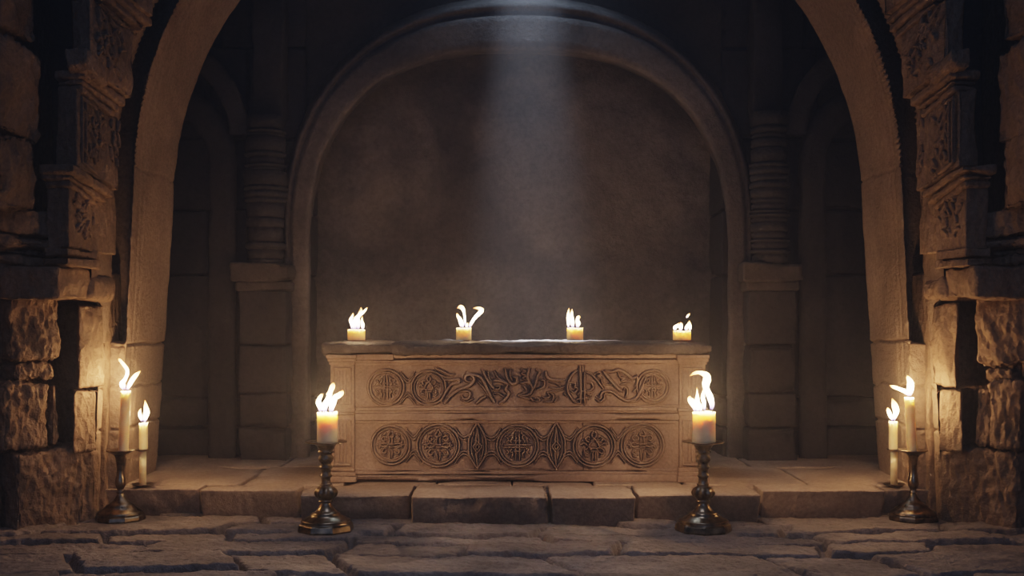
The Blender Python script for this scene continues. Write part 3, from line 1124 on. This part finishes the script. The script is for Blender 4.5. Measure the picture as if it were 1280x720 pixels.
def candle(loc, r, h, tongues, s, label, wicks, power, lean=(0, 0), group=None, cat='candle'):
    """loc is the foot; s = metres per photo pixel at that distance; tongues in photo pixels from the top centre (x right, y up)"""
    root = empty('candle', loc)
    tag(root, label, cat, group)
    top = Vector((lean[0], lean[1], h))
    mb = MB()
    n = 12
    prof = [(.001, 0), (r * .97, 0), (r, .004)]
    for k in range(1, n):
        prof.append((r * (1 - .015 * k / n), h * k / n))
    prof += [(r * 1.0, h - .003), (r * .97, h), (r * .90, h - .001), (r * .84, h - .008), (r * .5, h - .014), (.001, h - .015)]
    sd = int(abs(loc[0]) * 100) + int(loc[1] * 10)

    def wob(R, T, Z):
        q = np.stack([np.cos(T) * 1.5, np.sin(T) * 1.5, Z * 12], -1)
        return R * (1 + .035 * fbm(q + sd, 3, sd)), Z + (Z > h * .8) * .004 * fbm(q * 1.5 + sd, 2, sd + 3)
    lathe(mb, prof, 40, wob=wob)
    for v in mb.v:
        t = np.clip(v[:, 2] / h, 0, 1)
        v[:, 0] += lean[0] * t; v[:, 1] += lean[1] * t
    mb.build('wax_body', M['wax'], root)
    for (wx, tilt) in wicks:
        mb = MB()
        x = top.x + wx * s
        tube(mb, [(x, top.y, h - .018), (x + tilt * s * .3, top.y, h + 1.6 * s), (x + tilt * s, top.y, h + 3.4 * s)], [.0022, .0024, .0015], 7)
        mb.build('wick', M['wick'], root)
    mb = MB()
    cen, wt = Vector((0, 0, 0)), 0
    for i, (pts, rad) in enumerate(tongues):
        yo = (-1) ** i * .25 * r if len(tongues) > 1 else 0
        P = [(top.x + x * s, top.y + yo, h + (y + .6) * s) for x, y in pts]
        tube(mb, P, [q * s for q in rad], 12)
        for (p, q) in zip(P, rad):
            cen += Vector(p) * q; wt += q
    fl = mb.build('flame', M['flame'], root, attr='burn')
    fl['label'] = 'bright white and orange flame'
    cen /= wt
    li = bpy.data.lights.new('flame_light', 'POINT')
    li.energy = power
    li.color = (1.0, .635, .345)
    li.shadow_soft_size = .022
    lo = bpy.data.objects.new('flame_light', li)
    C.objects.link(lo)
    lo.parent = root
    lo.location = cen
    return root


# --- on the altar slab
YC = 7.56
s = YC / F
PA = 4
G = 'pillar candles burning on the altar slab'
def altar_candle(px, w, h, tongues, label, wicks, power):
    candle((at(px, 0, YC)[0], YC, SLABTOP), w * s / 2, h * s, tongues, s, label, wicks, power, group=G)


altar_candle(445.5, 22, 13.5, [
    ([(-5.5, 0), (-6, 6), (-7.5, 11), (-5, 17), (-4.5, 20)], [1.2, 2.0, 2.0, 1.0, .2]),
    ([(-1.5, 0), (-2, 6), (0, 12), (4, 17), (6.5, 22), (6, 27)], [1.5, 3.0, 2.8, 2.0, 1.4, .2]),
    ([(2, 0), (2, 8), (1.5, 14), (3, 19), (4, 24)], [1.2, 2.2, 1.8, 1, .2]),
    ([(3, 15), (8, 20), (12, 24), (14, 27)], [1, 1.4, .9, .2]),
    ([(7.5, 0), (7.5, 5), (6.5, 10), (7, 16)], [1, 2.1, 1.3, .2])],
    'ivory pillar candle with a ragged flame leaning right, leftmost on the altar slab', [(-5, 0), (0, 1), (6, 0)], PA)
altar_candle(579.7, 19, 15.5, [
    ([(-2, 0), (-3, 5), (-5, 10), (-8, 15), (-8.5, 18)], [1.6, 2.7, 2.2, 1.2, .2]),
    ([(2, 2), (1.5, 10), (.5, 18), (-1, 23), (-4, 25.5), (-8, 24)], [1.0, 1.2, 1.3, 2.2, 2.2, .3]),
    ([(3, 0), (4, 3), (5, 6)], [1, 1.2, .2]),
    ([(7, 0), (9.5, 5), (14, 12), (20, 18), (22.5, 21.5), (18, 24), (12, 24)], [1.1, 1.6, 1.9, 2.4, 2.5, 1.6, .3])],
    'ivory pillar candle with a forked V-shaped flame, second from the left on the altar', [(-3, -1), (6, 1)], PA)
altar_candle(718.8, 20.5, 15.5, [
    ([(-8, 0), (-8.2, 6), (-8.5, 13), (-8, 19), (-7.5, 24)], [1.0, 1.7, 1.8, 1.2, .2]),
    ([(-3, 0), (-3.5, 7), (-4.5, 14), (-4, 19), (-4, 23)], [1.5, 2.4, 2.0, 1.1, .2]),
    ([(3, 0), (4, 5), (3, 9), (4.5, 13), (7, 12)], [1.5, 2.5, 1.9, 1.6, .3])],
    'ivory pillar candle with three upright flame tips, third from the left on the altar', [(-7, 0), (-2, 0), (5, 0)], PA)
altar_candle(852.3, 22.5, 12, [
    ([(-8, 0), (-8, 3), (-5, 6), (-3, 9)], [1.0, 2.2, 1.6, .2]),
    ([(-1.5, 0), (-2, 4), (-1.5, 7), (-2, 10)], [1.2, 2.5, 1.8, .2]),
    ([(5, 0), (7, 4), (9.5, 8), (10, 12)], [1.2, 2.2, 1.6, .2]),
    ([(9.5, 0), (10, 5), (9.5, 10)], [1, 1.6, .2]),
    ([(6, 15.5), (8, 18), (10.5, 21)], [.3, .9, .2])],
    'ivory pillar candle with a low guttering flame, rightmost on the altar slab', [(-7, 0), (-1, 0), (7, 1)], PA * .7)


# --- big candlesticks before the dais
def front_stick(loc, label):
    root = empty('candlestick', loc)
    tag(root, label, 'candlestick', 'ornate bronze candlesticks standing before the dais')
    u = YF / F * 1.0                 # metres per pixel

    def R(lst):
        return [(a * u, b * u) for a, b in lst]
    mb = MB()
    lathe(mb, R([(0.1, 0), (35, 0), (35.5, 2), (34.2, 8), (32, 10), (31, 10.5)]), 8, phase=PI / 8)
    o = mb.build('base', M['brass'], root, smooth=False)
    mb = MB()

    def wob(Rr, T, Z):
        k = np.exp(-((Z / u - 17) / 4.0) ** 2)
        return Rr * (1 + .022 * k * np.sin(T * 12 + Z / u)), Z
    lathe(mb, R([(31.5, 10), (30, 12.5), (31, 13.2), (28.5, 14.2), (25, 16), (21, 18.5), (17.5, 21), (17.8, 22), (14, 23.5), (10.5, 27), (8, 31), (6.8, 34), (6.8, 35.5)]), 64, wob=wob)
    mb.build('foot_dome', M['brass'], root)
    mb = MB()

    def gad(Rr, T, Z):
        k = np.clip((Rr / u - 8.5) / 4, 0, 1)
        return Rr * (1 + .06 * k * np.cos(T * 9)), Z
    lathe(mb, R([(6.8, 35), (8.8, 36.2), (8.8, 37.6), (7, 38.6), (9.5, 40), (12.6, 43), (14, 46.5), (14, 49), (12.2, 52.5), (9, 55), (6.8, 56), (8, 57), (8, 58.4), (6, 59.5)]), 72, wob=gad)
    mb.build('knop', M['brass'], root)
    mb = MB()

    def tw(Rr, T, Z):
        return Rr * (1 + .05 * np.cos(T * 6 + Z / u * .55)), Z
    lathe(mb, R([(6.2, 59), (5.6, 62), (5.6, 66), (7.4, 67.5), (7.8, 69), (6.4, 70.2), (6.0, 74), (6.4, 77), (8.2, 78.4), (8.4, 80), (6.8, 81.4), (6.6, 84), (8.4, 86.5), (9.4, 89.5), (9, 92.5), (7.2, 94.6), (7.4, 96), (9.6, 97.4), (9.8, 99), (8, 100.2), (9.4, 102), (10.5, 104)]), 60, wob=tw)
    mb.build('stem', M['brass'], root)
    mb = MB()
    lathe(mb, R([(10, 103.5), (12, 106.5), (15, 108.2), (22, 109.5), (26, 110.4), (26.4, 111.3), (25.6, 111.6), (20, 110.6), (14, 110.2), (.1, 110.2)]), 56)
    mb.build('drip_pan', M['brass'], root)
    return root, 110.2 * u


s = YF / F
stick, ph = front_stick((FL, YF, .002), 'ornate bronze candlestick with a fat burning candle, left front of the altar')
r_ = stick.copy(); C.objects.link(r_); r_.location = (FR, YF, .002)
r_.rotation_euler = (0, 0, .3)
r_['label'] = 'ornate bronze candlestick with a fat burning candle, right front of the altar'
for ch in list(stick.children):
    c = ch.copy(); C.objects.link(c); c.parent = r_
G2 = 'fat ivory candles on the two front candlesticks'
candle((FL + 1.8 * s, YF, ph + .003), 13 * s, 37.5 * s, [
    ([(-9, 0), (-9.5, 6), (-11.5, 11), (-10.5, 16), (-8, 20), (-6, 22)], [1.8, 3.2, 3.4, 2.4, 1.9, .4]),
    ([(-3, 0), (-2.5, 8), (1, 14), (3, 20), (4.5, 26), (7, 32), (8, 36.5)], [2.2, 3.6, 3.8, 3.0, 2.6, 3.1, .8]),
    ([(2, 18), (0, 22), (-1, 24)], [1.6, 2.0, .4]),
    ([(5, 0), (6, 7), (8, 13), (10, 18), (14, 20), (18.5, 24), (19, 27)], [2.0, 3.4, 3.8, 3.2, 3.2, 2.6, .4]),
    ([(-6, 1), (-4, 7), (-1, 11)], [2, 2.6, .6])],
    s, 'fat ivory candle with tall branching flames on the left front candlestick', [(-7, 1), (-4, 1), (2, -1), (6, 1)], 21, group=G2)
candle((FR + 1 * s, YF, ph + .003), 14.3 * s, 38 * s, [
    ([(-10, 0), (-10, 6), (-14, 11), (-17, 15), (-17, 19)], [2.2, 4.2, 4.0, 3.0, .6]),
    ([(-7, 2), (-9, 12), (-9, 22), (-9.5, 30)], [3, 3.0, 1.3, .2]),
    ([(-5, 0), (-5, 6), (-7, 11)], [2.4, 3.6, 1]),
    ([(0, 2), (-.5, 10), (-2, 18), (-1, 25), (0, 30)], [1.0, 2.1, 2.4, 1.5, .3]),
    ([(10, 2), (10.5, 9), (8, 18), (4, 27), (3, 34), (4.5, 40), (3, 45), (-4, 48), (-11, 47.5), (-17, 44)], [1.6, 3.0, 3.8, 3.4, 4.6, 4.8, 4.0, 2.2, 1.8, .3])],
    s, 'fat ivory candle whose flame curls over to the left, on the right front candlestick', [(-10, 0), (-6, 1), (0, 0), (10, 1)], 21, group=G2)


# --- tall candlesticks in the corners
def tall_stick(loc, label):
    root = empty('candlestick', loc)
    tag(root, label, 'candlestick', 'slim brass candlesticks in the corners by the arch')
    u = YT / F

    def R(lst):
        return [(a * u, b * u) for a, b in lst]
    mb = MB()
    lathe(mb, R([(.1, 0), (30, 0), (30.5, 1.5), (30, 5), (28.5, 6.5), (28.8, 8), (27.5, 9.5)]), 10, phase=.2)
    mb.build('base', M['brass'], root, smooth=False)
    mb = MB()

    def wob(Rr, T, Z):
        k = np.exp(-((Z / u - 15) / 4.0) ** 2)
        return Rr * (1 + .02 * k * np.sin(T * 14)), Z
    lathe(mb, R([(28, 9), (27.5, 10.5), (25.5, 11.5), (22, 14), (17.5, 17), (17.5, 18), (13, 21), (9, 24.5), (6.2, 28), (4.6, 31), (3.8, 33.5)]), 56, wob=wob)
    mb.build('foot_dome', M['brass'], root)
    mb = MB()
    lathe(mb, R([(3.8, 33), (5.2, 34), (5.2, 35.2), (3.7, 36.5), (4.4, 39), (6.2, 43), (6.8, 46), (6.3, 50), (5, 55), (4.4, 60), (4.6, 65), (5.2, 72), (6.2, 78), (8.4, 82)]), 40)
    mb.build('stem', M['brass'], root)
    mb = MB()
    lathe(mb, R([(8, 81.5), (12, 83.5), (17.2, 86), (17.8, 87), (17, 87.4), (12, 86), (.1, 85.6)]), 44)
    mb.build('drip_pan', M['brass'], root)
    return root, 85.6 * u


s = YT / F
st2, ph2 = tall_stick((TL, YT, .002), 'slim brass candlestick with a tall leaning candle in the left corner')
r_ = st2.copy(); C.objects.link(r_); r_.location = (TR, YT, .002); r_.rotation_euler = (0, 0, 1.1)
r_['label'] = 'slim brass candlestick with a tall leaning candle in the right corner'
for ch in list(st2.children):
    c = ch.copy(); C.objects.link(c); c.parent = r_
G3 = 'tall tapered candles on the corner candlesticks'
candle((TL + 3.8 * s, YT, ph2 + .003), 6.0 * s, 75 * s, [
    ([(-2.5, 1), (-4, 5), (-5, 9), (-1.5, 14), (1, 20), (1, 26), (-3, 32), (-8, 38), (-10, 40)], [1.3, 3.2, 3.0, 2.0, 2.0, 2.0, 1.9, 1.6, .3]),
    ([(2, 1), (5, 7), (9, 14), (14, 20), (19, 24.5)], [1.2, 2.3, 2.6, 2.2, .3])],
    s, 'tall ivory candle with a two-pronged flame on the slim left corner candlestick', [(-2, -1), (2, 1)], 10.5, lean=(3 * s, 0), group=G3)
candle((TR - 1 * s, YT, ph2 + .003), 5.9 * s, 67 * s, [
    ([(0, 1), (1, 6), (2, 12), (2, 18), (-1, 24), (-2, 27)], [1.6, 3.6, 4.4, 3.8, 2.0, .3]),
    ([(-1, 3), (-6, 7), (-13, 10), (-20, 12.5), (-25, 14.5)], [1.6, 2.4, 2.1, 1.9, .3])],
    s, 'tall ivory candle with a flame streaming left on the slim right corner candlestick', [(1, 0)], 10.5, lean=(-4 * s, 0), group=G3)


# --- low dishes on the ends of the dais
YD = 6.99


def dish(px, label):
    loc = (at(px, 0, YD)[0], YD, DZ + .004)
    root = empty('candle_holder', loc)
    tag(root, label, 'candle holder', 'low dish candle holders on the dais ends')
    u = YD / F
    mb = MB()
    lathe(mb, [(.001, 0), (9 * u, 0), (13 * u, 2.2 * u), (13.4 * u, 3 * u), (12.6 * u, 3.2 * u), (9 * u, 1.6 * u), (.001, 1.4 * u)], 40)
    mb.build('dish', M['brass'], root)
    mb = MB()
    lathe(mb, [(.001, 1.5 * u), (4.2 * u, 1.5 * u), (4.3 * u, 20 * u), (4.4 * u, 44 * u), (.001, 44 * u)], 28)
    mb.build('sleeve', M['wax'], root)['label'] = 'pale ivory sleeve'
    mb = MB()
    lathe(mb, [(.001, 43.5 * u), (6 * u, 43.7 * u), (9 * u, 45 * u), (9.3 * u, 46 * u), (8.6 * u, 46.2 * u), (5.5 * u, 45.4 * u), (.001, 45.4 * u)], 36)
    mb.build('drip_pan', M['brass'], root)
    return loc, 45.4 * u


s = YD / F
l1, h1 = dish(178.5, 'low dish candle holder with a pale sleeve at the left end of the dais')
l2, h2 = dish(1117.5, 'low dish candle holder with a pale sleeve at the right end of the dais')
G4 = 'short candles on the dish holders'
candle((l1[0] + .8 * s, YD, l1[2] + h1 + .002), 5.4 * s, 33 * s, [
    ([(1, 1), (2, 7), (3.5, 13), (2.5, 20), (1.5, 28)], [1.2, 3.0, 3.6, 2.3, .3]),
    ([(-1, 2), (-3.5, 8), (-4, 13), (-2.5, 18)], [1.2, 2.0, 1.7, .3])],
    s, 'short ivory candle with a teardrop flame at the left end of the dais', [(0, 0)], 4, group=G4)
candle((l2[0] - 1.0 * s, YD, l2[2] + h2 + .002), 5.4 * s, 35 * s, [
    ([(1, 1), (3, 7), (4, 13), (2, 20), (-1, 28)], [1.2, 2.6, 3.8, 3.6, .4]),
    ([(-1, 1), (-4, 7), (-6.5, 13), (-7.5, 17)], [1.2, 2.4, 2.2, .3])],
    s, 'short ivory candle with a two-lobed flame at the right end of the dais', [(0, 0)], 4, group=G4)


# ================================================================== LIGHT, HAZE, CAMERA
def lamp(name, kind, loc, energy, color, target=None, **kw):
    li = bpy.data.lights.new(name, kind)
    li.energy = energy; li.color = color
    for k, v in kw.items():
        setattr(li, k, v)
    o = bpy.data.objects.new(name, li)
    C.objects.link(o)
    o.location = loc
    if target is not None:
        o.rotation_euler = (Vector(target) - Vector(loc)).to_track_quat('-Z', 'Y').to_euler()
    return o


lamp('skylight', 'SPOT', (.11, 8.15, 5.46), 13500, (.80, .87, 1.0), (.15, 8.15, 0), spot_size=math.radians(17.5), spot_blend=.8, shadow_soft_size=.06)
lamp('overhead_fill', 'AREA', (0, 4.6, 5.6), 15, (.72, .78, 1.0), (0, 4.9, 0), size=2.0, spread=math.radians(70))  # unseen area lamp added overhead to give the floor a cool fill
lamp('oculus_fill', 'AREA', (.13, 8.15, 4.9), 10, (.55, .76, 1.0), (.13, 8.15, 0), size=.6, shape='DISK', spread=math.radians(100))  # disc lamp added in the opening to brighten the altar slab's top
lamp('rear_fill', 'AREA', (0, -4.5, 4.0), 80, (.34, .52, 1.0), (0, 7.0, 1.6), size=4.0)  # unseen blue lamp added behind the camera to lift the shadows

w = bpy.data.worlds.new('night')
bpy.context.scene.world = w
w.use_nodes = True
nt = w.node_tree
nt.nodes.clear()
wo = nt.nodes.new('ShaderNodeOutputWorld')
bg = nt.nodes.new('ShaderNodeBackground'); bg.inputs['Color'].default_value = (.02, .03, .05, 1); bg.inputs['Strength'].default_value = .1
vs = nt.nodes.new('ShaderNodeVolumeScatter'); vs.inputs['Density'].default_value = .016; vs.inputs['Anisotropy'].default_value = .62
vs.inputs['Color'].default_value = (.95, .97, 1, 1)
nt.links.new(bg.outputs[0], wo.inputs['Surface'])
ve = nt.nodes.new('ShaderNodeEmission'); ve.inputs['Color'].default_value = (.34, .55, 1, 1); ve.inputs['Strength'].default_value = .0011  # faint blue glow added to the haze in place of scattered ambient light
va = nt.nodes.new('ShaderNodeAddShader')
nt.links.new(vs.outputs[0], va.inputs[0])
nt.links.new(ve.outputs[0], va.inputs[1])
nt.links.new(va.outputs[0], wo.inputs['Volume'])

cam = bpy.data.cameras.new('camera')
co = bpy.data.objects.new('camera', cam)
C.objects.link(co)
co.location = (0, 0, CAMH)
co.rotation_euler = (PI / 2, 0, 0)
cam.sensor_width = 36
cam.lens = F / 1280 * 36
cam.shift_y = (HY - 360) / 1280
cam.clip_start = .05
sc = bpy.context.scene
sc.camera = co
sc.view_settings.view_transform = 'Filmic'
sc.view_settings.look = 'High Contrast'
sc.view_settings.exposure = -.3
sc.cycles.use_denoising = True
sc.cycles.max_bounces = 8
sc.cycles.diffuse_bounces = 4
sc.cycles.transparent_max_bounces = 24
sc.cycles.volume_bounces = 0
sc.cycles.sample_clamp_indirect = 4
